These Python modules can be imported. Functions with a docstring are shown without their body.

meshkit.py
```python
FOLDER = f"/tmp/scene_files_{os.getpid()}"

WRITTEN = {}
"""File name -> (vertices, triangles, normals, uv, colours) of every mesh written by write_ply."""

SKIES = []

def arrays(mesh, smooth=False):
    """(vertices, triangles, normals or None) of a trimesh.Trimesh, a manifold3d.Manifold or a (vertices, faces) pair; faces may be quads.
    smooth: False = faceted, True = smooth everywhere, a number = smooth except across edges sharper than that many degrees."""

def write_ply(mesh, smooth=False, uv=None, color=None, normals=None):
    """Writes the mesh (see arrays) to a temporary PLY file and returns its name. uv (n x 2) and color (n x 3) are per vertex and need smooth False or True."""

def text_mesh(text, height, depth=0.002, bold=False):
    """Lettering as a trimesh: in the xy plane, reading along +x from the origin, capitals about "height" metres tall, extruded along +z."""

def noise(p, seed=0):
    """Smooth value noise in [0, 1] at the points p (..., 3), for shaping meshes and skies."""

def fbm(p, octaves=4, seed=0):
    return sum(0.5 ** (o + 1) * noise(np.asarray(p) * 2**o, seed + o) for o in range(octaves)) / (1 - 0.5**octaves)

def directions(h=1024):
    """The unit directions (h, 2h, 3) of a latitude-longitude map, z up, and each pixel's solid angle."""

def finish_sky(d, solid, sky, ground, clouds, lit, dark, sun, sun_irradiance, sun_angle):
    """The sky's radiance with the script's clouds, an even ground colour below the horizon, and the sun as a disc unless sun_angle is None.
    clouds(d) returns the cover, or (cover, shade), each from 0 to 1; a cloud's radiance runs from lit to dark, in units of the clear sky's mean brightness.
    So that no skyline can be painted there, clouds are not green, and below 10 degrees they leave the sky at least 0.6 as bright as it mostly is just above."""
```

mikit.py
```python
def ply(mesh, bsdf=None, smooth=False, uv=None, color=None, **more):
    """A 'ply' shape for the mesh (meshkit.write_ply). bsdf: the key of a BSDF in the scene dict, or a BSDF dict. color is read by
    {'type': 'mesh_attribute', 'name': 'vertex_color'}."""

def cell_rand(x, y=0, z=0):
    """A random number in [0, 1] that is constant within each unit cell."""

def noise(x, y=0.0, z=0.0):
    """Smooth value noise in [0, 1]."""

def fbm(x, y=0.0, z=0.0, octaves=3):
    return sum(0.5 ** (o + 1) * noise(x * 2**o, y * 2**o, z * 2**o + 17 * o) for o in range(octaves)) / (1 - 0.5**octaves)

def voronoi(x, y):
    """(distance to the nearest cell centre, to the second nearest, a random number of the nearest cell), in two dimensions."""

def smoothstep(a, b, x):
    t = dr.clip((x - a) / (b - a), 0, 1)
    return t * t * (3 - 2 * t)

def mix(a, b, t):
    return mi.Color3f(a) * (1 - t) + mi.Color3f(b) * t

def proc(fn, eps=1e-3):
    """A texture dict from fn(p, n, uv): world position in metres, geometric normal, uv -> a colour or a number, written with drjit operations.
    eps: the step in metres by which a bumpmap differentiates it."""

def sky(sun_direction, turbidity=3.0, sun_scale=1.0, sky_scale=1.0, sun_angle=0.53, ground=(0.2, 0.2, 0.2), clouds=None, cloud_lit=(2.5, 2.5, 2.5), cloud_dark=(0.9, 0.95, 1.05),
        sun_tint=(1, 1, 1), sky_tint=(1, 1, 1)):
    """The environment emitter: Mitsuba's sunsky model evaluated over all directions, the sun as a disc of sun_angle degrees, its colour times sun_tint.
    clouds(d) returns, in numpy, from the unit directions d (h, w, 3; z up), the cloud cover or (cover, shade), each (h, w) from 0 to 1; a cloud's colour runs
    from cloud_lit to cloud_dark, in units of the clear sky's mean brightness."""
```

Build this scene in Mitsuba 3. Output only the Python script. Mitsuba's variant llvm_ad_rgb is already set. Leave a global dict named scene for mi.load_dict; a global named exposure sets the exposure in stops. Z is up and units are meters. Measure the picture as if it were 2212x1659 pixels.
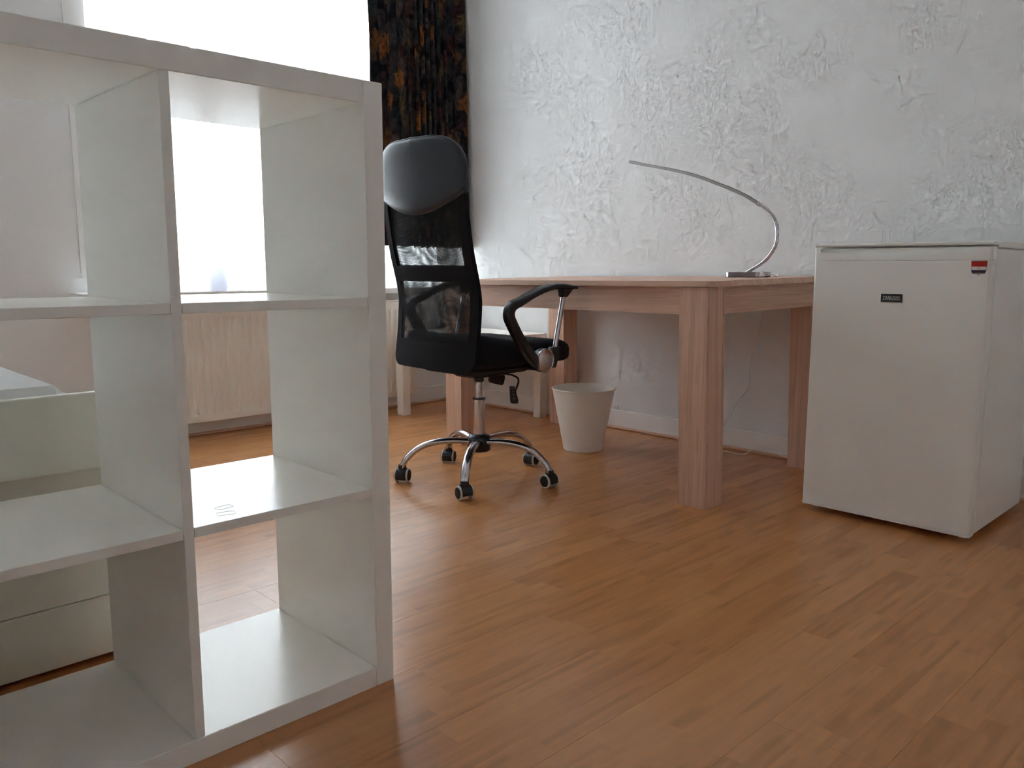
import math, random
import numpy as np, trimesh, manifold3d as m3
import drjit as dr
import mitsuba as mi
import mikit, meshkit
from mikit import proc, noise, fbm, voronoi, smoothstep, mix, cell_rand
from shapely.geometry import Polygon, Point, box as sbox
from shapely.ops import unary_union

T = mi.ScalarTransform4f
rng = np.random.default_rng(7)
scene, labels = {}, {}

# ------------------------------------------------------------------ camera, sky, exposure
FPX, YAW, PITCH, ROLL = 1760.28, 0.77213, -0.14219, 0.00185
CAM = np.array([-0.87648, -1.22899, 0.79527])
_f = np.array([math.sin(YAW) * math.cos(PITCH), math.cos(YAW) * math.cos(PITCH), math.sin(PITCH)])
_r = np.array([math.cos(YAW), -math.sin(YAW), 0.0])
_u = np.cross(_r, _f)
_r2 = _r * math.cos(ROLL) + _u * math.sin(ROLL)
_u2 = np.cross(_r2, _f)
scene['camera'] = {'type': 'perspective', 'fov_axis': 'x', 'fov': math.degrees(2 * math.atan(1106 / FPX)), 'near_clip': 0.01,
                   'to_world': T().look_at(origin=CAM.tolist(), target=(CAM + _f).tolist(), up=_u2.tolist())}
scene['sky'] = mikit.sky((0.2, 0.6, 0.75), turbidity=4.0, sun_scale=0.0, sky_scale=1.0, sun_angle=None, ground=(0.35, 0.35, 0.34),
                         clouds=lambda d: (np.ones(d.shape[:2]), 0.0), cloud_lit=(0.94, 1.03, 1.08), cloud_dark=(0.9, 0.9, 0.95))
exposure = 6.9

# ------------------------------------------------------------------ helpers
def numbered(key):
    if key not in scene and key not in labels and key not in USED:
        USED.add(key); return key
    n = 1
    while f'{key}_{n:03d}' in USED or f'{key}_{n:03d}' in scene: n += 1
    USED.add(f'{key}_{n:03d}'); return f'{key}_{n:03d}'
USED = set()

def thing(name, label=None, cat=None, group=None, kind=None):
    key = numbered(name); d = {}
    if label: d['label'] = label
    if cat: d['category'] = cat
    if group: d['group'] = group
    if kind: d['kind'] = kind
    labels[key] = d
    return key

def part(parent, name, mesh, mat, smooth=False, label=None, kind=None, uv=None):
    key = numbered(parent + '__' + name)
    scene[key] = mikit.ply(mesh, mat, smooth=smooth, uv=uv)
    d = {}
    if label: d['label'] = label
    if kind: d['kind'] = kind
    if d: labels[key] = d
    return key

def single(name, mesh, mat, label, cat=None, smooth=False, group=None, kind=None, uv=None):
    key = thing(name, label, cat, group, kind)
    scene[key] = mikit.ply(mesh, mat, smooth=smooth, uv=uv)
    return key

def bx(x0, x1, y0, y1, z0, z1, ch=0.0):
    if ch <= 0:
        m = trimesh.creation.box((x1 - x0, y1 - y0, z1 - z0)); m.apply_translation(((x0 + x1) / 2, (y0 + y1) / 2, (z0 + z1) / 2)); return m
    p = []
    for a, sa in ((x0, 1), (x1, -1)):
        for b, sb in ((y0, 1), (y1, -1)):
            for c, sc in ((z0, 1), (z1, -1)):
                p += [(a + sa * ch, b + sb * ch, c), (a + sa * ch, b, c + sc * ch), (a, b + sb * ch, c + sc * ch)]
    return trimesh.convex.convex_hull(np.array(p))

def cat(*ms):
    return trimesh.util.concatenate([m for m in ms])

def spline(pts, n):
    from scipy.interpolate import CubicSpline
    p = np.asarray(pts, float)
    s = np.r_[0, np.cumsum(np.linalg.norm(np.diff(p[:, :3], axis=0), axis=1))]
    return CubicSpline(s, p)(np.linspace(0, s[-1], n))

def sweep(path, prof, up=None, scale=None, caps=True):
    """prof (k,2) closed profile in (side, up) swept along path with frames that keep 'up' (or parallel transport)."""
    p = np.asarray(path, float); n = len(p); prof = np.asarray(prof, float); k = len(prof)
    t = np.gradient(p, axis=0); t /= np.linalg.norm(t, axis=1, keepdims=True)
    vs = []
    u = None
    for i in range(n):
        if up is not None:
            s = np.cross(t[i], up); s /= np.linalg.norm(s); w = np.cross(s, t[i])
        else:
            if u is None:
                a = np.array([0, 0, 1.0]) if abs(t[i][2]) < 0.9 else np.array([1.0, 0, 0])
            else: a = u
            s = np.cross(t[i], a); s /= np.linalg.norm(s); w = np.cross(s, t[i]); u = w
        sc = np.ones(2) if scale is None else np.broadcast_to(scale[i], (2,))
        vs.append(p[i] + np.outer(prof[:, 0] * sc[0], s) + np.outer(prof[:, 1] * sc[1], w))
    v = np.vstack(vs); f = []
    for i in range(n - 1):
        for j in range(k):
            a, b = i * k + j, i * k + (j + 1) % k
            f += [(a, b, b + k), (a, b + k, a + k)]
    if caps:
        v = np.vstack([v, p[0], p[-1]]); c0, c1 = len(v) - 2, len(v) - 1
        for j in range(k):
            f += [(c0, (j + 1) % k, j), (c1, (n - 1) * k + j, (n - 1) * k + (j + 1) % k)]
    m = trimesh.Trimesh(v, np.array(f), process=False)
    if m.volume < 0: m.invert()
    return m

def circ(r, k=12, ry=None):
    a = np.arange(k) * 2 * np.pi / k
    return np.stack([np.cos(a) * r, np.sin(a) * (ry or r)], 1)

def rrect(a, b, r, k=3):
    q = []
    for cx, cy, a0 in ((a - r, b - r, 0), (-a + r, b - r, 90), (-a + r, -b + r, 180), (a - r, -b + r, 270)):
        for i in range(k + 1):
            w = math.radians(a0 + 90 * i / k); q.append((cx + r * math.cos(w), cy + r * math.sin(w)))
    return np.array(q)

def tube(path, r, k=10, scale=None):
    return sweep(path, circ(r, k), scale=scale)

def lathe(prof, n=48, centre=(0, 0, 0), axis=None):
    prof = np.asarray(prof, float); k = len(prof); a = np.arange(n) * 2 * np.pi / n
    v = np.stack([np.outer(np.cos(a), prof[:, 0]), np.outer(np.sin(a), prof[:, 0]), np.tile(prof[:, 1], (n, 1))], -1).reshape(-1, 3)
    f = []
    for i in range(n):
        for j in range(k - 1):
            a0, b0 = i * k + j, ((i + 1) % n) * k + j
            f += [(a0, b0, b0 + 1), (a0, b0 + 1, a0 + 1)]
    m = trimesh.Trimesh(v, np.array(f), process=False)
    m.merge_vertices(); m.update_faces(m.nondegenerate_faces()); m.remove_unreferenced_vertices()
    if m.is_volume is False: pass
    if m.volume < 0: m.invert()
    if axis is not None:
        m.apply_transform(trimesh.geometry.align_vectors([0, 0, 1], axis))
    m.apply_translation(centre)
    return m

def extr(poly, h, size=None):
    ms = [trimesh.creation.extrude_polygon(g, h, engine='earcut') for g in getattr(poly, 'geoms', [poly])]
    m = trimesh.util.concatenate(ms) if len(ms) > 1 else ms[0]
    if size: m = m.subdivide_to_size(size, max_iter=12)
    return m

def man(m):
    return m3.Manifold(m3.Mesh(np.asarray(m.vertices, np.float32), np.asarray(m.faces, np.uint32)))

def tri(man_):
    q = man_.to_mesh(); return trimesh.Trimesh(q.vert_properties[:, :3], q.tri_verts, process=False)

def planar(mesh, o, ex, ey, ez):
    """maps mesh coordinates (x,y,z) to o + x ex + y ey + z ez"""
    m = mesh.copy(); v = np.asarray(m.vertices)
    m.vertices = np.asarray(o) + np.outer(v[:, 0], ex) + np.outer(v[:, 1], ey) + np.outer(v[:, 2], ez)
    if np.dot(np.cross(ex, ey), ez) < 0: m.invert()
    return m

# ------------------------------------------------------------------ materials
def rgb(*c): return {'type': 'rgb', 'value': list(c)}
def mat(name, d, two=True):
    scene[name] = {'type': 'twosided', 'bsdf': d} if two else d
    return name
def pr(color, rough=0.5, spec=0.5, metal=0.0, **kw):
    return {'type': 'principled', 'base_color': color if isinstance(color, dict) else rgb(*color), 'roughness': rough, 'specular': spec, 'metallic': metal, **kw}

def stucco(p, n, uv):
    y, z = p.y, p.z
    q = y + 0.012 * (noise(y * 40, z * 40, 3.0) - 0.5); w = z + 0.012 * (noise(y * 40, z * 40, 9.0) - 0.5)
    a, b = 0.86 * q + 0.5 * w, -0.5 * q + 0.86 * w
    s1 = smoothstep(0.68, 0.80, noise(a * 250, b * 120, 1.0))
    a2, b2 = 0.64 * q - 0.77 * w, 0.77 * q + 0.64 * w
    s2 = smoothstep(0.72, 0.84, noise(a2 * 270, b2 * 150, 5.0))
    m = smoothstep(0.15, 0.60, fbm(y * 5.0, z * 5.0, 2.0))
    return (s1 + 0.7 * s2) * (0.45 + 0.55 * m) + 0.10 * fbm(y * 140, z * 140, 4.0)
mat('stucco_white', two=False, d={'type': 'bumpmap', 'arbitrary': proc(stucco, eps=6e-4), 'scale': 0.0030,
                     'bsdf': {'type': 'diffuse', 'reflectance': rgb(0.87, 0.875, 0.875)}})
def plaster(p, n, uv):
    return 0.5 * fbm(p.x * 60 + p.y * 37, p.z * 60, 1.0)
mat('plaster_white', {'type': 'bumpmap', 'arbitrary': proc(plaster), 'scale': 0.0006, 'bsdf': {'type': 'diffuse', 'reflectance': rgb(0.86, 0.865, 0.86)}})
mat('ceiling_white', {'type': 'diffuse', 'reflectance': rgb(0.89, 0.89, 0.89)})
mat('paint_white', pr((0.84, 0.83, 0.81), 0.45, 0.4))
mat('radiator_white', pr((0.86, 0.82, 0.75), 0.4, 0.4))

def floor_color(p, n, uv):
    row = dr.floor((p.y - 0.010) / 0.066)
    off = cell_rand(row, 3.0) * 5.0
    length = 0.34 + 0.22 * cell_rand(row, 8.0)
    blk = dr.floor((p.x + off) / length)
    r1, r2 = cell_rand(blk, row, 1.0), cell_rand(blk, row, 2.0)
    g = fbm(p.x * 5.0 + 13 * r1, p.y * 95.0 + 31 * r2, 1.0, 4)
    fine = noise(p.x * 30.0, p.y * 420.0, r1 * 7)
    streak = smoothstep(0.62, 0.8, noise(p.x * 7.0 + 40 * r2, p.y * 60.0 + 5 * r1, 3.0))
    c = mix((0.495, 0.226, 0.080), (0.430, 0.181, 0.060), r1)
    c = c * (0.88 + 0.18 * g + 0.06 * fine) * (1.0 - 0.11 * streak)
    return c
mat('laminate', pr(proc(floor_color), 0.27, 0.6))
mat('floor_base', {'type': 'diffuse', 'reflectance': rgb(0.16, 0.08, 0.04)})

def oak(axis):
    def fn(p, n, uv):
        l = (p.x, p.y, p.z)[axis]; a, b = [(p.y, p.z), (p.x, p.z), (p.x, p.y)][axis]
        s = a * 1.0 + b * 1.0
        g = fbm(s * 85.0 + 1.6 * fbm(l * 2.5, s * 9.0, 2.0), l * 2.2, 7.0, 4)
        pore = smoothstep(0.60, 0.78, noise(s * 420.0, l * 9.0, a * 40))
        c = mix((0.675, 0.433, 0.319), (0.595, 0.372, 0.268), smoothstep(0.25, 0.75, g))
        return c * (1.0 - 0.12 * pore)
    return fn
for nm, ax in (('oak_x', 0), ('oak_y', 1), ('oak_z', 2)):
    mat(nm, pr(proc(oak(ax)), 0.38, 0.4))

mat('shelf_white', pr((0.865, 0.862, 0.825), 0.26, 0.5))
mat('shelf_mark', pr((0.74, 0.735, 0.705), 0.4, 0.4))
mat('bed_white', pr((0.78, 0.775, 0.68), 0.45, 0.4))
mat('table_white', pr((0.86, 0.84, 0.79), 0.42, 0.4))
mat('fridge_white', pr((0.80, 0.80, 0.765), 0.33, 0.45))
mat('fridge_dark', pr((0.05, 0.05, 0.048), 0.6, 0.3))
mat('bin_white', pr((0.87, 0.85, 0.80), 0.45, 0.4))
mat('black_fabric', pr((0.010, 0.010, 0.013), 0.9, 0.15, sheen=0.3))
mat('black_mesh', pr((0.012, 0.012, 0.015), 0.8, 0.2))
mat('black_leather', pr((0.018, 0.022, 0.031), 0.36, 0.5))
mat('black_plastic', pr((0.013, 0.013, 0.015), 0.38, 0.45))
mat('dark_plastic', pr((0.010, 0.008, 0.008), 0.55, 0.3))
mat('pale_rubber', pr((0.55, 0.52, 0.49), 0.6, 0.3))
mat('chrome', {'type': 'roughconductor', 'material': 'Cr', 'alpha': 0.03, 'distribution': 'ggx', 'specular_reflectance': rgb(1.0, 1.0, 1.0)})
mat('satin_metal', {'type': 'roughconductor', 'material': 'Al', 'alpha': 0.30, 'distribution': 'ggx', 'specular_reflectance': rgb(0.30, 0.285, 0.27)})
mat('cord_white', pr((0.85, 0.84, 0.80), 0.5, 0.3))
mat('badge_black', pr((0.010, 0.010, 0.010), 0.35, 0.5))
mat('badge_silver', pr((0.62, 0.62, 0.60), 0.35, 0.5))
mat('print_red', pr((0.42, 0.020, 0.012), 0.5, 0.3))
mat('print_white', pr((0.72, 0.70, 0.69), 0.5, 0.3))
mat('print_navy', pr((0.018, 0.014, 0.032), 0.5, 0.3))
mat('print_grey', pr((0.30, 0.25, 0.25), 0.5, 0.3))
mat('print_faint', pr((0.07, 0.06, 0.10), 0.5, 0.3))

def quilt(p, n, uv):
    return 0.5 + 0.5 * dr.cos(p.y * 2 * math.pi / 0.11 + 0.6 * noise(p.x * 3, p.y * 3, 1.0)) + 0.15 * noise(p.x * 14, p.y * 90, 4.0)
mat('mattress_white', {'type': 'bumpmap', 'arbitrary': proc(quilt, eps=2e-3), 'scale': 0.006, 'bsdf': {'type': 'diffuse', 'reflectance': rgb(0.80, 0.81, 0.81)}})

def leaves(p, n, uv):
    u, v = uv.x, uv.y
    wu = u + 0.030 * (fbm(u * 26, v * 26, 2.0) - 0.5); wv = v + 0.030 * (fbm(u * 26, v * 26, 6.0) - 0.5)
    dab = fbm(u * 70 + 9, v * 55, 3.0, 4); dab2 = noise(u * 210, v * 150, 8.0)
    base = mix((0.008, 0.010, 0.014), (0.040, 0.033, 0.034), smoothstep(0.35, 0.68, fbm(u * 15, v * 15, 1.0, 4)))
    def layer(base, sc, off, cols, lo, soft):
        d1, d2, r = voronoi(wu * sc + off, wv * sc * 0.85 + off * 1.7)
        jag = 0.50 * (noise(u * sc * 5, v * sc * 5, off) - 0.5) + 0.40 * (noise(u * sc * 12, v * sc * 12, off) - 0.5)
        m = smoothstep(0.08, 0.08 + soft, d2 - d1 + jag) * smoothstep(0.62, 0.62 - soft, d1 + 0.7 * jag)
        c = mi.Color3f(cols[0])
        k = len(cols)
        for i in range(1, k):
            c = dr.select(mi.Bool(r > i / k), mi.Color3f(cols[i]), c)
        return mix(base, c * (0.35 + 1.1 * dab + 0.25 * dab2), m * smoothstep(lo, lo + 0.02, cell_rand(r * 7919.0, off)))
    c = layer(base, 8.0, 1.3, [(0.070, 0.058, 0.056), (0.032, 0.038, 0.042), (0.062, 0.046, 0.040), (0.044, 0.024, 0.027), (0.050, 0.042, 0.048), (0.030, 0.034, 0.030)], 0.10, 0.30)
    c = layer(c, 12.0, 4.1, [(0.016, 0.020, 0.024), (0.050, 0.022, 0.022), (0.075, 0.048, 0.028), (0.042, 0.040, 0.038), (0.020, 0.024, 0.022)], 0.30, 0.25)
    c = layer(c, 9.5, 7.7, [(0.19, 0.072, 0.026), (0.12, 0.058, 0.028), (0.10, 0.066, 0.034)], 0.72, 0.16)
    return c * (0.75 + 0.5 * dab)
mat('leaf_print', {'type': 'diffuse', 'reflectance': proc(leaves)})
scene['net_fabric'] = {'type': 'principledthin', 'base_color': rgb(0.92, 0.93, 0.95), 'roughness': 0.9, 'diff_trans': 1.35, 'eta': 1.3}
scene['net_hem'] = {'type': 'principledthin', 'base_color': rgb(0.80, 0.81, 0.83), 'roughness': 0.9, 'diff_trans': 0.7, 'eta': 1.3}
scene['frosted'] = {'type': 'principledthin', 'base_color': rgb(0.93, 0.94, 0.97), 'roughness': 0.6, 'diff_trans': 1.3, 'eta': 1.4}
scene['window_glass'] = {'type': 'thindielectric', 'int_ior': 1.5}

# ------------------------------------------------------------------ the room
XL, XR, YB, YW, ZC = -1.49, 2.30, -1.95, 2.56, 2.60
def struct(name, mesh, m, label, smooth=False):
    key = thing(name, label, None, None, 'structure')
    scene[key] = mikit.ply(mesh, m, smooth=smooth)
    return key
fl = struct('floor', bx(XL - .1, XR + .1, YB - .1, YW + .1, -0.12, -0.009), 'floor_base', 'brown laminate floor of long narrow strip planks')
WX0, WX1, WZ0, WZ1 = 0.335, 2.18, 0.655, 2.36
struct('wall_window', cat(bx(XL - .1, WX0, YW, YW + .3, 0, ZC), bx(WX1, XR + .1, YW, YW + .3, 0, ZC), bx(WX0, WX1, YW, YW + .3, 0, WZ0), bx(WX0, WX1, YW, YW + .3, WZ1, ZC)),
       'plaster_white', 'white wall with the bright window')
struct('wall_right', bx(XR, XR + .12, YB - .1, YW, 0, ZC), 'stucco_white', 'white rough stucco wall behind the desk')
struct('wall_left', bx(XL - .12, XL, YB - .1, YW, 0, ZC), 'plaster_white', 'white wall at the left')
struct('wall_back', bx(XL, XR, YB - .12, YB, 0, ZC), 'plaster_white', 'white wall behind the camera')
struct('ceiling', bx(XL - .1, XR + .1, YB - .1, YW + .3, ZC, ZC + .1), 'ceiling_white', 'white ceiling')
# planks, one part each
pw, gap, plen = 0.198, 0.0003, 1.285
k0, k1 = math.floor((YB - 0.010) / pw), math.ceil((YW - 0.010) / pw)
for k in range(k0, k1):
    y0, y1 = max(YB, 0.010 + pw * k), min(YW, 0.010 + pw * (k + 1))
    if y1 - y0 < 0.005: continue
    x = -0.289 - plen * 5 + (0 if k == -1 else ((k * 0.618) % 1.0) * plen)
    while x < XR:
        a, b = max(XL, x), min(XR, x + plen)
        if b - a > 0.02:
            dz = 0.0
            part(fl, 'plank', bx(a + gap / 2, b - gap / 2, y0 + gap / 2, y1 - gap / 2, -0.009, dz, 0.00025), 'laminate')
        x += plen
# baseboards
bb = struct('baseboard_right', bx(XR - .016, XR, YB, YW, 0.012, 0.094, .002), 'paint_white', 'white baseboard along the stucco wall')
part(bb, 'quarter_round', bx(XR - .026, XR, YB, YW, 0.0005, 0.013, .004), 'oak_y', label='brown strip along the floor')
bb = struct('baseboard_window', bx(XL, XR - .03, YW - .016, YW, 0.012, 0.094, .002), 'paint_white', 'white baseboard under the window')
part(bb, 'quarter_round', bx(XL, XR - .03, YW - .028, YW, 0.0005, 0.013, .004), 'oak_x', label='brown strip along the floor')
single('cable_clip', cat(bx(XR - .012, XR, 1.272, 1.284, 0.094, 0.116, .002), lathe([(0, 0), (.004, 0), (.004, .008), (0, .008)], 10, (XR - .016, 1.278, .108), (0, 1, 0))),
       'cord_white', 'tiny white cable clip on the baseboard right behind the waste bin', 'cable clip')
# window
wd = thing('window_1', 'wide overexposed window with a white frame', None, None, 'structure')
FY0, FY1 = YW + .20, YW + .26
part(wd, 'frame', cat(bx(WX0, WX0 + .06, FY0, FY1, WZ0, WZ1, .003), bx(WX1 - .06, WX1, FY0, FY1, WZ0, WZ1, .003),
                      bx(WX0 + .06, WX1 - .06, FY0, FY1, WZ0 + .02, WZ0 + .08, .003), bx(WX0 + .06, WX1 - .06, FY0, FY1, WZ1 - .06, WZ1, .003)), 'paint_white')
xm = 1.25
part(wd, 'mullion', bx(xm - .03, xm + .03, FY0, FY1, WZ0 + .08, WZ1 - .06, .003), 'paint_white')
for a, b in ((WX0 + .06, xm - .03), (xm + .03, WX1 - .06)):
    part(wd, 'pane', bx(a + .0005, b - .0005, FY0 + .028, FY0 + .032, WZ0 + .0805, WZ1 - .0605).slice_plane([0, FY0 + .0285, 0], [0, -1, 0]), 'window_glass')
part(wd, 'sill', bx(0.20, XR - .001, 2.40, YW + .20, WZ0, 0.685, .004), 'paint_white')
part(wd, 'casing', bx(0.250, WX0 - .002, YW - .004, YW + .001, 0.745, WZ1 + .06, .001), 'paint_white', label='white upright casing at the left of the window')

# net curtain
def cloth(x0, x1, z0, z1, yfun, nx, nz):
    xs = np.linspace(0, 1, nx); zs = np.linspace(0, 1, nz); v = []; uv = []
    for j in zs:
        row = np.array([yfun(i, j) for i in xs]); v.append(row)
        s = np.r_[0, np.cumsum(np.linalg.norm(np.diff(row, axis=0), axis=1))]
        uv.append(np.stack([s, row[:, 2]], 1))
    um = np.median(np.array([u[:, 0] for u in uv]), axis=0)
    for u in uv: u[:, 0] = um
    v = np.array(v).reshape(-1, 3); uv = np.array(uv).reshape(-1, 2)
    i, j = np.meshgrid(np.arange(nx - 1), np.arange(nz - 1), indexing='xy')
    a = (j * nx + i).ravel()
    f = np.vstack([np.stack([a, a + 1, a + nx + 1], 1), np.stack([a, a + nx + 1, a + nx], 1)])
    return trimesh.Trimesh(v, f, process=False), uv
def net_y(i, j):
    x = 0.337 + (2.16 - 0.337) * i
    flare = math.exp(-j * 2.35 / 0.12)
    y = 2.525 + 0.010 * math.sin(x * 46 + 1.2 * math.sin(x * 7)) + 0.006 * math.sin(x * 91) - 0.05 * flare * (0.6 + 0.4 * math.sin(x * 23 + 2))
    return (x, y, 0.700 + 0.010 * flare * math.sin(x * 31) + j * 1.72)
nm_, uv_ = cloth(0, 1, 0, 1, net_y, 420, 36)
nc = thing('net_curtain', 'sheer white net curtain glowing across the whole window', 'curtain')
part(nc, 'net', nm_, 'net_fabric', smooth=True)
def hem_y(i, j):
    x, y, z = net_y(i, 0)
    return (x + .004 * math.sin(x * 60), y - 0.004 - 0.05 * (1 - j) * max(0, math.sin(x * 17.5 - 0.4)), 0.6865 + j * 0.016)
hm_, uv_ = cloth(0, 1, 0, 1, hem_y, 420, 4)
part(nc, 'hem', hm_, 'net_hem', smooth=True, label='folded grey hem lying on the sill')

# patterned curtain
def cur_y(i, j):
    z = 0.905 + j * 1.60
    x = 1.635 + (2.292 - 1.635) * min(i / .965, 1.0)
    w = i * 13.5 + 0.55 * math.sin(i * 9 + 1) + 0.10 * math.sin(z * 2.0 + i * 7)
    ph = (w % 1.0)
    tri_ = abs(2 * ph - 1)
    amp = 0.030 + 0.012 * math.sin(i * 17) + 0.008 * (1 - j)
    y = 2.425 - 0.065 * (1 - j) * (0.35 + 0.65 * i) + amp * (tri_ ** 1.4 - 0.5) + 0.006 * math.sin(w * 12.56 + 3 * z)
    x = x + 0.016 * math.sin(w * 6.283) * (1 - abs(2 * i - 1) ** 6) - 0.003 * math.sin(9 * z) * (1 - i)
    y -= 0.014 * math.exp(-((i - .945) / .03) ** 2)
    x = min(x, 2.294)
    if i > 0.965:
        k = (i - 0.965) / 0.035; x, y = x + (2.296 - x) * k, y + (2.552 - y) * k
    return (x, y, z + 0.006 * math.sin(w * 6.283))
cm_, cuv = cloth(0, 1, 0, 1, cur_y, 420, 60)
ct = thing('leaf_curtain', 'dark pleated curtain printed with orange and brown autumn leaves', 'curtain')
part(ct, 'drape', cm_, 'leaf_print', smooth=True, uv=cuv)

# jar and dish on the sill
vs = thing('frosted_jar', 'pale frosted jar on the window sill in front of the net curtain', 'jar')
part(vs, 'body', lathe([(0, .6862), (.044, .6862), (.050, .70), (.050, .745), (.046, .78), (.036, .80), (.036, .803), (.033, .803), (.033, .80), (.043, .78), (.047, .745), (.047, .70), (.042, .690), (0, .690)], 32, (0.79, 2.440, 0)), 'frosted', smooth=40)
single('sill_dish', lathe([(0, .686), (.035, .686), (.042, .700), (.039, .700), (.033, .689), (0, .689)], 28, (0.893, 2.440, 0)), 'frosted', 'low pale dish beside the frosted jar on the sill', 'dish', smooth=40)

# radiator
RX0, RX1, RY, RZ0, RZ1 = 0.46, 1.95, 2.450, 0.075, 0.610
rd = thing('radiator', 'cream ribbed panel radiator under the window sill', 'radiator')
def rad_front():
    pitch = 0.0390; nx = int((RX1 - RX0) / pitch * 12) + 1
    xs = np.linspace(RX0, RX1, nx)
    zs = np.array([RZ0, RZ0 + .004, RZ0 + .030, RZ0 + .034, RZ0 + .050, RZ1 - .060, RZ1 - .045, RZ1 - .040, RZ1 - .004, RZ1])
    ph = ((xs - 0.6515) / pitch) % 1.0
    d = np.clip((np.abs(ph - 0.5) * 2 - 0.30) / 0.35, 0, 1); d = d * d * (3 - 2 * d)
    edge = np.minimum(xs - RX0, RX1 - xs) < 0.03
    d[edge] = 1
    v = []
    for k, z in enumerate(zs):
        m = 1.0 if 4 <= k <= 5 else 0.0
        y = RY + 0.010 * (1 - d) * m
        if k in (0, 9): y = y + 0.006
        v.append(np.stack([xs, y, np.full(nx, z)], 1))
    v = np.vstack(v); i, j = np.meshgrid(np.arange(nx - 1), np.arange(len(zs) - 1))
    a = (j * nx + i).ravel()
    f = np.vstack([np.stack([a, a + 1, a + nx + 1], 1), np.stack([a, a + nx + 1, a + nx], 1)])
    return trimesh.Trimesh(v, f, process=False)
part(rd, 'ribbed_panel', rad_front(), 'radiator_white', smooth=35)
part(rd, 'casing', bx(RX0, RX1, RY + .012, RY + .062, RZ0, RZ1, .003), 'radiator_white')
part(rd, 'top_grille', cat(*[bx(RX0 + .02 + .02 * i, RX0 + .028 + .02 * i, RY + .004, RY + .062, RZ1, RZ1 + .006) for i in range(72)], bx(RX0, RX1, RY, RY + .003, RZ1, RZ1 + .007)), 'radiator_white')
for x in (RX0 + .2, RX1 - .2):
    part(rd, 'bracket', bx(x - .02, x + .02, RY + .063, YW - .0005, .15, .50), 'radiator_white')

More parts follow.
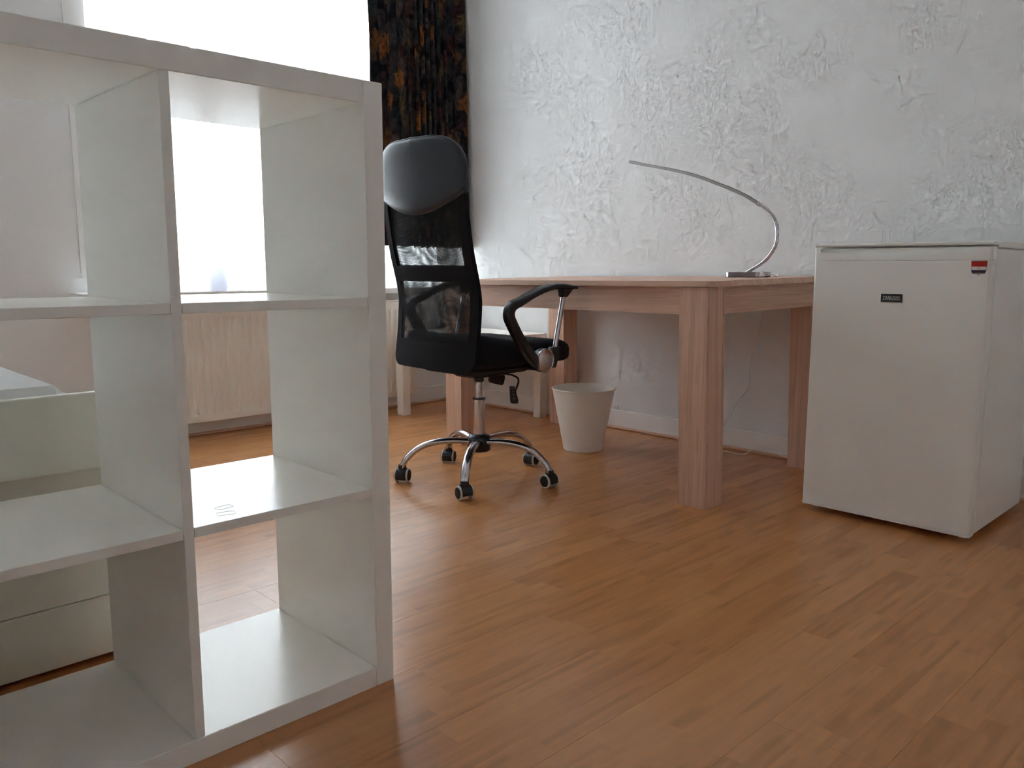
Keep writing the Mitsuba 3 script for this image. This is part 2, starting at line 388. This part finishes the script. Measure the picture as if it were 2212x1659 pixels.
# ------------------------------------------------------------------ shelving unit
t, o, d_, DEP = .039, .335, .016, .378
H = 2 * t + 3 * o + 2 * d_
ncol = 4
Wd = 2 * t + ncol * o + (ncol - 1) * d_
sh = thing('shelving_unit', 'large white open cube shelving unit standing in the left foreground', 'shelf')
e = .0004
part(sh, 'side_panel', bx(-t + e, 0, 0, DEP, 0.0, H, .0012), 'shelf_white')
part(sh, 'side_panel', bx(-Wd, -Wd + t - e, 0, DEP, 0.0, H, .0012), 'shelf_white')
chips = [(-.92, .004), (-.79, .005), (-.74, .006), (-.62, .004), (-.55, .003), (-.40, .006), (-.335, .007), (-.22, .004), (-.145, .006), (-.105, .005)]
top = man(bx(-Wd + t + e, -t - e, 0, DEP, H - t, H, .0012))
for x, s in chips:
    top -= man(trimesh.convex.convex_hull(np.array([(x - s * 1.8, -.001, H + .001), (x + s * 2.2, -.001, H + .001), (x - s * 1.2, -.001, H - s * .45), (x + s, -.001, H - s * .35), (x, s * .8, H + .001)])))
part(sh, 'top_panel', tri(top), 'shelf_white')
bot = man(bx(-Wd + t + e, -t - e, 0, DEP, 0, t, .0012))
bot -= man(trimesh.convex.convex_hull(np.array([(-.356, -.001, t + .001), (-.340, -.001, t + .001), (-.350, -.001, t - .0035), (-.344, -.001, t - .003), (-.348, .004, t + .001)])))
part(sh, 'bottom_panel', tri(bot), 'shelf_white')
for c in range(1, ncol):
    x1 = -t - c * o - (c - 1) * d_
    part(sh, 'divider', bx(x1 - d_, x1, .0008, DEP - .0008, t + e, H - t - e, .0008), 'shelf_white')
for c in range(ncol):
    x1 = -t - c * (o + d_); x0 = x1 - o
    for r in (1, 2):
        z = t + r * o + (r - 1) * d_
        part(sh, 'shelf', bx(x0 + .0008, x1 - .0008, .0006, DEP - .0008, z, z + d_, .0008), 'shelf_white')
def mark(x, y, z, a, b, ang):
    g = sbox(-a, -b, a, b).buffer(.004); g = g.difference(g.buffer(-.0014))
    m = extr(g, .0003); c, s = math.cos(ang), math.sin(ang)
    return planar(m, (x, y, z), (c, s, 0), (-s, c, 0), (0, 0, 1))
zz = t + o + d_ + .0001
part(sh, 'sticker_mark', mark(-.290, .076, zz, .011, .005, .15), 'shelf_mark', label='faint rectangular sticker trace')
part(sh, 'sticker_mark', mark(-.303, .040, zz, .011, .006, -.25), 'shelf_mark', label='faint rectangular sticker trace')

# ------------------------------------------------------------------ bed and mattress
bd = thing('bed_frame', 'white single bed frame with a deep end board behind the shelving unit', 'bed')
BX0, BX1, BYE = -1.42, -.305, 2.34
part(bd, 'end_board', bx(BX0, BX1, .450, .470, .405, .555, .002), 'bed_white')
part(bd, 'end_panel', bx(BX0 + .02, BX1 - .02, .480, .498, .1345, .4035, .0015), 'bed_white')
part(bd, 'plinth', bx(BX0 + .02, BX1 - .02, .478, .498, .010, .1330, .0015), 'bed_white')
part(bd, 'side_board', bx(BX1 - .020, BX1, .4985, BYE, .0, .50, .002), 'bed_white')
part(bd, 'side_board', bx(BX0, BX0 + .020, .4985, BYE, .0, .50, .002), 'bed_white')
part(bd, 'head_board', bx(BX0, BX1, BYE + .0005, BYE + .02, .0, .72, .002), 'bed_white')
part(bd, 'slat_base', bx(BX0 + .0205, BX1 - .0205, .4985, BYE - .0005, .38, .40, .002), 'bed_white')
mt = thing('mattress', 'white quilted mattress lying in the bed behind the shelving unit', 'mattress')
part(mt, 'cover', bx(BX0 + .03, -.400, .500, BYE - .005, .4012, .566, .02), 'mattress_white')

# ------------------------------------------------------------------ desk
dk = thing('desk', 'light oak desk with thick square legs against the stucco wall', 'desk')
def dz(x, y): return 0.013 * (x - 1.39) - 0.0105 * (y - .2)
def tilt(m):
    m = m.copy(); v = np.array(m.vertices); f = np.clip(v[:, 2] / .75, 0, 1)
    v[:, 2] += dz(v[:, 0], v[:, 1]) * f; m.vertices = v; return m
def leg(x0, y0, s, lx=0.0, ly=0.02):
    """square leg with a narrow groove beside its outer corner, leaning slightly"""
    g = sbox(0, 0, s, s)
    for q in (sbox(.0085, -.001, .0115, .0012), sbox(s - .0115, -.001, s - .0085, .0012), sbox(.0085, s - .0012, .0115, s + .001)): g = g.difference(q)
    m = extr(g, .733 - .0005)
    v = np.array(m.vertices); f = v[:, 2] / .733
    v[:, 0] += x0 + lx * f; v[:, 1] += y0 + ly * f; v[:, 2] += .0002
    m.vertices = v; return tilt(m)
tp = Polygon([(1.39, .183), (2.272, .183), (2.272, 1.632), (1.452, 1.632)]).buffer(-.03).buffer(.03, quad_segs=8)
part(dk, 'tabletop', tilt(planar(extr(tp, .0185, .4), (0, 0, .7345), (1, 0, 0), (0, 1, 0), (0, 0, 1))), 'oak_y', smooth=25)
part(dk, 'leg', leg(1.405, .197, .106), 'oak_z')
part(dk, 'leg', leg(1.470, 1.506, .106, .0, .0), 'oak_z')
part(dk, 'leg', leg(2.165, 1.510, .104), 'oak_z')
part(dk, 'leg', leg(2.166, .197, .102), 'oak_z')
def board(a, b, w):
    a, b = np.array(a), np.array(b); d = (b - a) / np.linalg.norm(b - a); n = np.array([-d[1], d[0]]) * w
    return tilt(planar(extr(Polygon([a, b, b + n, a + n]), .092), (0, 0, .642), (1, 0, 0), (0, 1, 0), (0, 0, 1)))
part(dk, 'apron', board((1.440, .316), (1.500, 1.505), .018), 'oak_y')
part(dk, 'apron', board((2.255, .316), (2.255, 1.525), .018), 'oak_y')
part(dk, 'apron', board((1.512, .222), (2.165, .222), .018), 'oak_x')
part(dk, 'apron', board((1.577, 1.572), (2.164, 1.572), .018), 'oak_x')
def desk_z(x, y): return .753 + dz(x, y) * 1.004

# ------------------------------------------------------------------ side table
st = thing('side_table', 'small low white side table beyond the desk beside the radiator', 'side table')
SX0, SX1, SY0, SY1 = 1.722, 2.262, 1.727, 2.332
part(st, 'tabletop', bx(SX0, SX1, SY0, SY1, .400, .450, .0015), 'table_white')
for x in (SX0, SX1 - .052):
    for y in (SY0, SY1 - .052):
        part(st, 'leg', bx(x, x + .052, y, y + .052, .0002, .3998, .0015), 'table_white')

# ------------------------------------------------------------------ waste bin
wb = thing('waste_bin', 'round cream plastic waste bin with stepped rings on the floor', 'waste bin')
def binprof():
    zs = [0.0, .060, .115, .170, .225, .268]; r0, r1 = .0845, .136
    out = []
    for i in range(5):
        a, b = zs[i], zs[i + 1]
        ra = r0 + (r1 - r0) * a / .268 + .0008; rb = r0 + (r1 - r0) * b / .268 - .0002
        out += [(ra, a + .0004), (rb, b)]
    out[0] = (r0 - .002, 0.0); out.insert(1, (r0 + .0005, .003))
    return out
bp_ = binprof()
rim = [(.1375, .2685), (.1405, .2695), (.1415, .272), (.1405, .2745), (.138, .2755), (.1345, .274), (.1335, .270)]
inner = [(.1325, .262), (.083, .006), (0, .006)]
part(wb, 'body', lathe([(0, 0.0)] + bp_ + rim + inner, 72, (1.812, 1.082, 0)), 'bin_white', smooth=22)

# ------------------------------------------------------------------ fridge
fr = thing('mini_fridge', 'white tabletop fridge standing against the stucco wall at the right', 'fridge')
FX, FYA, FYB = 1.655, -.527, -.012
part(fr, 'body', bx(FX + .052, 2.175, FYA + .004, FYB - .004, .020, .8505, .004), 'fridge_white')
lidm = man(bx(FX + .003, 2.185, FYA, FYB, .8605, .871, .003)) + man(bx(FX + .050, 2.185, FYA, FYB, .8515, .869, .003))
part(fr, 'top_panel', tri(lidm), 'fridge_white', smooth=30)
dpoly = sbox(FX, FYA + .003, FX + .044, FYB - .003).buffer(-.008).buffer(.008, quad_segs=6)
dr_ = part(fr, 'door', planar(extr(dpoly, .7885), (0, 0, .0290), (1, 0, 0), (0, 1, 0), (0, 0, 1)), 'fridge_white', smooth=30)
part(fr, 'door__bottom_strip', planar(extr(sbox(FX - .002, FYA + .002, FX + .044, FYB - .002).buffer(-.009).buffer(.009, quad_segs=6), .007), (0, 0, .0215), (1, 0, 0), (0, 1, 0), (0, 0, 1)), 'fridge_white', smooth=30)
rail = man(planar(extr(sbox(FX - .001, FYA + .002, FX + .044, FYB - .002).buffer(-.008).buffer(.008, quad_segs=6), .0370), (0, 0, .8180), (1, 0, 0), (0, 1, 0), (0, 0, 1)))
ys = np.linspace(FYA + .048, FYB - .022, 25)
cut = Polygon([(ys[0], .87)] + [(y, .8430 - .0110 * math.sin(math.pi * (y - ys[0]) / (ys[-1] - ys[0])) ** 1.5) for y in ys] + [(ys[-1], .87)])
cm = man(planar(extr(cut, .020), (FX - .003, 0, 0), (0, 1, 0), (0, 0, 1), (1, 0, 0)))
rail = rail - cm
part(fr, 'door__handle_rail', tri(rail), 'fridge_white', smooth=25)
part(fr, 'gasket', bx(FX + .0445, FX + .0515, FYA + .010, FYB - .010, .030, .8505), 'fridge_dark')
def on_front(m, y, z, off=0.0):
    return planar(m, (FX - off, y, z), (0, -1, 0), (0, 0, 1), (-1, 0, 0))
def clean(m):
    m.merge_vertices(); return m
bdg = part(fr, 'door__badge', on_front(extr(sbox(0, 0, .062, .025).buffer(-.001).buffer(.001), .0025), -.2315, .6935), 'badge_black', label='black brand badge with silver letters')
tm = meshkit.text_mesh('ZANUSSI', 0.0115, 0.0008)
bnd = tm.bounds; tm.apply_translation((-bnd[0][0], -bnd[0][1], 0)); sx = .050 / (bnd[1][0] - bnd[0][0]); tm.apply_scale((sx, 1.0, 1.0))
part(fr, 'door__lettering', on_front(tm, -.2375, .6998, .0025), 'badge_silver', label='silver letters reading ZANUSSI')
SH = Polygon([(0, .037), (.0395, .037), (.0375, .008), (.0350, .003), (.0215, .0015), (.0195, -.002), (.0175, .0015), (.004, .003), (.0015, .008)])
part(fr, 'door__sticker', on_front(extr(SH.buffer(.0012), .0004), -.4735, .778), 'print_grey', label='shield sticker in red, white and navy')
part(fr, 'door__sticker_band', on_front(extr(SH.intersection(sbox(0, .0215, .05, .0362)), .0003), -.4735, .778, .0004), 'print_red', label='red band')
part(fr, 'door__sticker_band', on_front(extr(SH.intersection(sbox(0, .0125, .05, .0215)), .0003), -.4735, .778, .0004), 'print_white', label='white band')
part(fr, 'door__sticker_band', on_front(extr(SH.intersection(sbox(.0015, .0035, .0378, .0125)).buffer(-.0005), .0003), -.4735, .778, .0004), 'print_navy', label='navy band')
part(fr, 'door__sticker_logo', on_front(cat(*[extr(Polygon([(.0145 + .0028 * i, .0148), (.0168 + .0028 * i, .0148), (.0180 + .0028 * i, .0185 + .0004 * i), (.0160 + .0028 * i, .0185 + .0004 * i)]).buffer(-.0003), .0002) for i in range(3)]), -.4735, .778, .0007), 'print_red')
part(fr, 'door__sticker_text', on_front(cat(*[extr(sbox(.008, .0052 + .0024 * i, .0315, .0060 + .0024 * i), .0002) for i in range(3)]), -.4735, .778, .0007), 'print_faint')
for x in (FX + .075, 2.14):
    for y in (FYA + .04, FYB - .025):
        part(fr, 'foot', lathe([(0, 0), (.014, 0), (.016, .003), (.015, .0195), (0, .0195)], 20, (x, y, .0002)), 'fridge_white', smooth=40)

# ------------------------------------------------------------------ desk lamp
LX = 2.02
lp = thing('desk_lamp', 'slim chrome desk lamp with a long curved arm on the oak desk', 'desk lamp')
zb = desk_z(LX, .43)
def slope(m):
    m = m.copy(); v = np.array(m.vertices); v[:, 2] += dz(v[:, 0], v[:, 1]) - dz(LX, .43); m.vertices = v; return m
bpoly = sbox(LX - .018, .372, LX + .018, .483).buffer(.028, quad_segs=10)
part(lp, 'pad', slope(planar(extr(bpoly.buffer(-.002), .003), (0, 0, zb + .0004), (1, 0, 0), (0, 1, 0), (0, 0, 1))), 'black_plastic', smooth=30)
part(lp, 'base', slope(planar(extr(bpoly, .0165), (0, 0, zb + .0034), (1, 0, 0), (0, 1, 0), (0, 0, 1))), 'chrome', smooth=30)
part(lp, 'switch', slope(lathe([(0, 0), (.010, 0), (.010, .002), (0, .0025)], 20, (LX, .475, zb + .0199))), 'chrome', smooth=30)
low = [(LX, .432, zb + .019), (LX, .400, .796), (LX, .362, .820), (LX, .334, .850), (LX, .316, .885), (LX, .3125, .930), (LX, .322, .968), (LX, .347, 1.003), (LX, .392, 1.036)]
hi_ = [(LX, .392, 1.036), (LX, .474, 1.082), (LX, .557, 1.117), (LX, .687, 1.166), (LX, .847, 1.209), (LX, 1.016, 1.249)]
arm = spline(low + hi_[1:], 120)
ksp = int(np.argmin(np.linalg.norm(arm - np.array(low[-1]), axis=1)))
part(lp, 'stem', sweep(arm[:ksp + 1], circ(.0072, 14, .0072), up=np.array([1.0, 0, 0])), 'chrome', smooth=30, label='polished lower arm')
upm = sweep(arm[ksp:], rrect(.0058, .0080, .0015), up=np.array([1.0, 0, 0]))
part(lp, 'light_bar', upm, 'satin_metal', smooth=30, label='grey light bar')
part(lp, 'joint', sweep(arm[ksp - 1:ksp + 2], circ(.0086, 14), up=np.array([1.0, 0, 0])), 'chrome', smooth=30)
cab = [(LX, .345, zb + .008), (LX, .330, zb + .013), (LX + .01, .318, zb + .006), (LX + .04, .325, zb + .006), (LX + .12, .38, zb + .007), (LX + .20, .47, zb + .007), (2.262, .510, zb + .008), (2.286, .514, zb - .01), (2.288, .514, .65), (2.288, .514, .614), (2.286, .528, .50), (2.284, .551, .347), (2.284, .559, .277), (2.282, .585, .238), (2.280, .617, .189), (2.279, .630, .147), (2.274, .655, .110),
       (2.262, .69, .05), (2.235, .67, .0045), (2.212, .61, .0032), (2.205, .565, .0032), (2.228, .520, .006), (2.258, .50, .030), (2.268, .455, .040), (2.268, .40, .022), (2.262, .335, .010), (2.25, .10, .004), (2.245, -.10, .0035)]
part(lp, 'cord', tube(spline(cab, 240), .0021, 7), 'cord_white', smooth=True, label='thin pale cord hanging down the wall')

# ------------------------------------------------------------------ office chair
CX, CY = 1.142, 1.021
ch = thing('office_chair', 'black high-back mesh office chair on a chrome star base', 'office chair')
def C(x, y, z): return np.array([CX + x, CY + y, z])
PX = np.array([(.425, -.218), (.468, -.212), (.546, -.201), (.623, -.194), (.677, -.191), (.723, -.197), (.776, -.209), (.844, -.226), (.925, -.240), (1.0, -.249), (1.06, -.252), (1.12, -.256), (1.18, -.264), (1.23, -.276)])
from scipy.interpolate import PchipInterpolator
prof_x = PchipInterpolator(PX[:, 0], PX[:, 1])
def back_pt(lat, z, w):
    """lat along +Y, w offset from the middle surface, + towards the sitter"""
    bow = 0.022 * (1 - (np.abs(lat) / .222) ** 2)
    x = prof_x(np.clip(z, .425, 1.23)) - bow
    dx = prof_x(np.clip(z + .005, .425, 1.23)) - prof_x(np.clip(z - .005, .425, 1.23)); n = np.sqrt(1e-4 + dx * dx)
    return np.stack([CX + x + w * .01 / n, CY + lat, z - w * dx / n], -1)
def wrap(mesh):
    m = mesh.copy(); v = np.array(m.vertices); m.vertices = back_pt(v[:, 0], v[:, 1], v[:, 2])
    if m.volume > 0 and False: m.invert()
    m.fix_normals(); return m
HW = .222
def seam(l): return .972 + .052 * np.clip(np.abs(l) / .2, 0, 1.2) ** 1.8
out = sbox(-HW, .438, HW, 1.06).buffer(-.045).buffer(.045, quad_segs=8)
w1 = sbox(-.187, .536, .190, .748).buffer(-.012).buffer(.012)
w2p = Polygon([(-.187, .800), (.187, .800), (.192, 1.02)] + [(l, float(seam(l)) + .02) for l in np.linspace(.17, -.17, 9)] + [(-.192, 1.02)]).buffer(-.006).buffer(.006)
frame = out.difference(w1).difference(w2p)
band = sbox(-.199, .7475, .199, .8005)
frm = frame.difference(band.buffer(-.0002))
def slabz(poly, th, size):
    m = extr(poly, th, size); m.apply_translation((0, 0, -th / 2)); return m
part(ch, 'back_frame', wrap(slabz(frm, .016, .025)), 'black_fabric', smooth=40)
part(ch, 'lumbar_band', wrap(slabz(band, .014, .025)), 'black_fabric', smooth=40)
def meshwork(poly_bounds, w, seed):
    l0, z0, l1, z1 = poly_bounds; pitch, wd = .0030, .00130
    r = np.random.default_rng(seed); vs, fs, n0 = [], [], 0
    def sag(l, z):
        return 0.006 * np.sin(l * 21 + 9 * z + seed) * np.sin((z - z0) / (z1 - z0) * np.pi) + 0.003 * np.sin(31 * z - 13 * l + 2 * seed)
    def warp(l, z):
        return 0.0045 * np.sin(z * 23 + 11 * l + seed * 2.0), 0.0045 * np.sin(l * 19 - 8 * z + seed)
    def ribbon(L, Z, vertical):
        nonlocal n0
        dl, dz_ = warp(L, Z); L = L + dl; Z = Z + dz_
        h = wd / 2
        A = back_pt(np.clip(L - (h if vertical else 0), l0, l1), np.clip(Z - (0 if vertical else h), z0, z1), w + sag(L, Z))
        B = back_pt(np.clip(L + (h if vertical else 0), l0, l1), np.clip(Z + (0 if vertical else h), z0, z1), w + sag(L, Z))
        k = len(L); vs.append(np.vstack([A, B])); i = np.arange(k - 1) + n0
        fs.append(np.vstack([np.stack([i, i + 1, i + k + 1], 1), np.stack([i, i + k + 1, i + k], 1)])); n0 += 2 * k
    for l in np.arange(l0, l1, pitch):
        Z = np.linspace(z0, z1, 22); ribbon(np.full(22, l), Z, True)
    for z in np.arange(z0, z1, pitch):
        L = np.linspace(l0, l1, 34); ribbon(L, np.full(34, z), False)
    return trimesh.Trimesh(np.vstack(vs), np.vstack(fs), process=False)
for b in ((-.198, .528, .198, .756), (-.198, .792, .198, 1.045)):
    part(ch, 'back_mesh', cat(meshwork(b, .004, 1), meshwork(b, -.004, 2)), 'black_mesh', kind='stuff', label='see-through black mesh')
hl = [(l, float(seam(l))) for l in np.linspace(-.2255, .2255, 25)]
hr = [tuple(q) for q in spline([(.2265, 1.05), (.2268, 1.085), (.2255, 1.115), (.219, 1.150), (.204, 1.180), (.178, 1.202), (.142, 1.215), (.08, 1.2215), (0, 1.2235)], 40)]
headp = Polygon(hl + hr + [(-a, b) for a, b in hr[-2::-1]])
hm = extr(headp, .02, .011); hv = np.array(hm.vertices)
from shapely import points as spoints, distance as sdist
bd_ = headp.exterior
dist = sdist(spoints(hv[:, :2]), bd_)
q = np.clip(dist / .06, 0, 1); th = .006 + .020 * np.sqrt(1 - (1 - q) ** 2)
hv[:, 2] = np.where(hv[:, 2] > .01, 1, -1) * th * np.where((hv[:, 2] > .001) & (hv[:, 2] < .019), 0.0, 1)
hm.vertices = hv
hd = part(ch, 'headrest', wrap(hm), 'black_leather', smooth=50, label='padded black leather headrest')
sl = np.linspace(-.222, .222, 40)
part(ch, 'headrest__piping', cat(tube(back_pt(sl, seam(sl) + .001, np.full(40, -.0085)), .0028, 7),
     tube(back_pt(*[np.array(z_) for z_ in zip(*[(a, b, -.005) for a, b in [(.226, 1.03)] + hr + [(-a, b) for a, b in hr[-2::-1]] + [(-.226, 1.03)]])]), .0026, 7)), 'black_leather', smooth=True)
# seat
spoly = sbox(-.205, -.232, .286, .232).buffer(-.07).buffer(.07, quad_segs=8)
sm = extr(spoly, .09, .022); sv = np.array(sm.vertices)
ds = sdist(spoints(sv[:, :2]), spoly.exterior); q = np.clip(ds / .045, 0, 1); rr = np.sqrt(1 - (1 - q) ** 2)
topz = np.interp(sv[:, 0], [-.205, -.14, -.09, 0, .13, .225, .286], [.578, .569, .558, .544, .536, .530, .520]) - .018 * np.cos(sv[:, 1] / .232 * 1.57) * np.clip((.1 - sv[:, 0]) / .2, 0, 1)
botz = np.full(len(sv), .448)
midz = .482
hgt = sv[:, 2] / .09
up_ = midz + (topz - midz) * (.35 + .65 * rr); dn_ = midz + (botz - midz) * (.45 + .55 * rr)
sv[:, 2] = dn_ + (up_ - dn_) * hgt
sm.vertices = sv + np.array([CX, CY, 0])
part(ch, 'seat', sm, 'black_fabric', smooth=60)
pan = sbox(-.19, -.19, .16, .19).buffer(-.09).buffer(.09)
part(ch, 'seat_pan', trimesh.convex.convex_hull(np.vstack([planar(extr(pan, .01), (CX, CY, .438), (1, 0, 0), (0, 1, 0), (0, 0, 1)).vertices, planar(extr(pan.buffer(-.035), .01), (CX, CY, .417), (1, 0, 0), (0, 1, 0), (0, 0, 1)).vertices])), 'black_fabric', smooth=40)
part(ch, 'tilt_mechanism', bx(CX - .075, CX + .095, CY - .06, CY + .06, .394, .4165, .008), 'dark_plastic')
part(ch, 'tilt_knob', lathe([(0, 0), (.026, .002), (.031, .008), (.031, .034), (.024, .044), (0, .044)], 24, (CX + .093, CY + .010, .352), (0.25, -.1, 1)), 'dark_plastic', smooth=40)
lev = spline([C(.03, -.04, .408), C(.03, -.11, .408), C(.03, -.165, .404), C(.03, -.178, .397), C(.03, -.178, .380), C(.028, -.166, .352)], 40)
lv = part(ch, 'lever', tube(lev, .0038, 9), 'black_plastic', smooth=True)
pad = extr(Polygon([(-.008, .032), (.008, .032), (.0135, -.022), (.010, -.028), (-.010, -.028), (-.0135, -.022)]).buffer(.002), .007)
part(ch, 'lever__paddle', planar(pad, C(.024, -.160, .336), np.array([.72, -.69, 0]), np.array([-.10, .10, .99]), np.array([-.69, -.72, 0.04])), 'black_plastic', smooth=30)
ic = cat(*[extr(Point(a, b).buffer(r_), .0006) for a, b, r_ in ((0, .014, .0012), (.001, .003, .0022), (-.004, .002, .0009), (.001, -.012, .0026), (-.006, -.010, .0009))])
part(ch, 'lever__symbols', planar(ic, C(.024, -.160, .336) + 0.0072 * np.array([-.69, -.72, .04]), np.array([.72, -.69, 0]), np.array([-.10, .10, .99]), np.array([-.69, -.72, 0.04])), 'print_grey', label='tiny grey pictograms')
# column
part(ch, 'column_collar', lathe([(0, .372), (.0175, .372), (.0185, .376), (.0185, .393), (0, .393)], 28, (CX, CY, 0)), 'black_plastic', smooth=40)
part(ch, 'gas_piston', lathe([(0, .29), (.0135, .29), (.0135, .326), (.0128, .3265), (.0128, .328), (.0135, .3285), (.0135, .352), (.0128, .3525), (.0128, .354), (.0135, .3545), (.0135, .371), (0, .371)], 32, (CX, CY, 0)), 'chrome', smooth=35)
part(ch, 'column_ring', lathe([(.0138, .306), (.0245, .306), (.0250, .309), (.0245, .312), (.0138, .312)], 32, (CX, CY, 0)), 'black_plastic', smooth=35)
part(ch, 'column', lathe([(0, .173), (.0222, .173), (.0228, .176), (.0232, .305), (.0138, .3055), (0, .3055)], 40, (CX, CY, 0)), 'chrome', smooth=35)
part(ch, 'hub', lathe([(0, .108), (.036, .108), (.042, .113), (.046, .142), (.0455, .156), (.040, .167), (.030, .1725), (0, .1725)], 36, (CX, CY, 0)), 'black_plastic', smooth=40)
ANG = [146.6, -143.2, -70.9, 4.1, 71.9]
ANG = [a for a in (np.array([0, 1, 2, 3, 4]) * 72 - 213.6 - .5)]   # even star through the measured casters
AX = [(.57, -.83), (-.98, .25), (-1.0, .064), (.17, -.98), (.57, -.83)]
def caster(ax, pos):
    n = np.array([ax[0], ax[1], 0.0]); n /= np.linalg.norm(n); fwd = np.array([-n[1], n[0], 0]); c0 = np.array([pos[0], pos[1], .0262])
    k = part(ch, 'caster', cat(
        planar(extr(unary_union([Polygon([(.0270 * math.cos(a), .0270 * math.sin(a)) for a in np.linspace(-.30, math.pi + .62, 30)])]), .0376), c0 - n * .0188, fwd, np.array([0, 0, 1.0]), n * 1.0),
        lathe([(0, .0), (.014, .0), (.015, .004), (.015, .020), (.0135, .023), (0, .023)], 20, (pos[0], pos[1], .0435))), 'black_plastic', smooth=35)
    for s in (-1, 1):
        part(k, 'wheel', lathe([(0, -.0022), (.0225, -.0022), (.0258, -.0012), (.0260, .0010), (.0240, .0040), (.0195, .0046), (0, .0046)], 30, c0 + n * s * .0212, n * s), 'pale_rubber', smooth=35, label='pale wheel tyre')
        part(k, 'wheel_cap', lathe([(0, 0), (.0203, 0), (.0198, .0018), (.009, .0028), (0, .003)], 26, c0 + n * s * .0260, n * s), 'dark_plastic', smooth=35)
for i, a in enumerate(ANG):
    a = math.radians(a); u = np.array([math.cos(a), math.sin(a), 0])
    path = spline([C(0, 0, 0) + u * r + np.array([0, 0, z]) for r, z in ((.030, .145), (.075, .149), (.130, .150), (.180, .144), (.225, .128), (.260, .102), (.282, .076), (.290, .055))], 40)
    f = np.linspace(0, 1, 40)
    sc = np.stack([1.0 - .05 * f, 1.0 - .20 * f], 1)
    part(ch, 'base_arm', sweep(path, np.array([(.0118 * math.cos(b), .0190 * math.sin(b)) for b in np.arange(18) * 2 * np.pi / 18]), up=np.array([-u[1], u[0], 0]), scale=sc), 'chrome', smooth=45)
    caster(AX[i], (CX + u[0] * .290, CY + u[1] * .290))
# armrests
def armrest(s):
    y = s * .272
    cl = [(.050, .452), (.010, .478), (-.035, .525), (-.068, .566), (-.095, .606), (-.108, .638), (-.100, .660), (-.070, .675), (.004, .703), (.060, .720), (.110, .7285), (.160, .7285), (.222, .724)]
    p = spline([C(a, y, b) for a, b in cl], 90)
    f = np.linspace(0, 1, 90)
    tk = np.interp(f, [0, .10, .35, .46, .52, .62, .90, 1.0], [.020, .019, .018, .0165, .014, .011, .010, .006])
    wd = np.interp(f, [0, .2, .45, .6, .9, 1.0], [.014, .015, .018, .022, .024, .020])
    m = sweep(p, rrect(1, 1, .55, 4), up=np.array([0, 1.0, 0]), scale=np.stack([tk, wd], 1))
    k = part(ch, 'armrest', m, 'black_plastic', smooth=45)
    part(k, 'socket', trimesh.convex.convex_hull(np.vstack([bx(CX + .150, CX + .178, CY + y - .012, CY + y + .012, .690, .700, .003).vertices, bx(CX + .146, CX + .205, CY + y - .014, CY + y + .014, .715, .722, .003).vertices])), 'black_plastic', smooth=40)
    part(k, 'tube', tube(np.array([C(.166, y, .700), C(.150, y, .630), C(.120, y, .505)]), .0090, 14), 'chrome', smooth=40, label='chrome front tube')
    part(k, 'bracket', trimesh.convex.convex_hull(np.vstack([bx(CX + .100, CX + .142, CY + y - .013, CY + y + .013, .500, .515, .003).vertices, bx(CX + .06, CX + .12, CY + y - .013, CY + y + .013, .440, .455, .004).vertices])), 'black_plastic', smooth=40)
    part(k, 'knob', lathe([(0, -.03), (.036, -.03), (.043, -.012), (.043, .008), (0, .008)], 36, C(.062, y, .470), (0, s, 0)), 'black_plastic', smooth=40)
    part(k, 'end_cap', lathe([(.034, .008), (.0425, .008), (.0435, .011), (.0425, .014), (.040, .0145), (.038, .0135), (.028, .0175), (.014, .0198), (0, .0205)], 44, C(.062, y, .470), (0, s, 0)), 'chrome', smooth=45, label='round chrome cap')
    part(k, 'mount', bx(CX + .02, CX + .11, CY + min(y, s * .12), CY + max(y, s * .12), .436, .447, .002), 'dark_plastic')
armrest(-1); armrest(1)
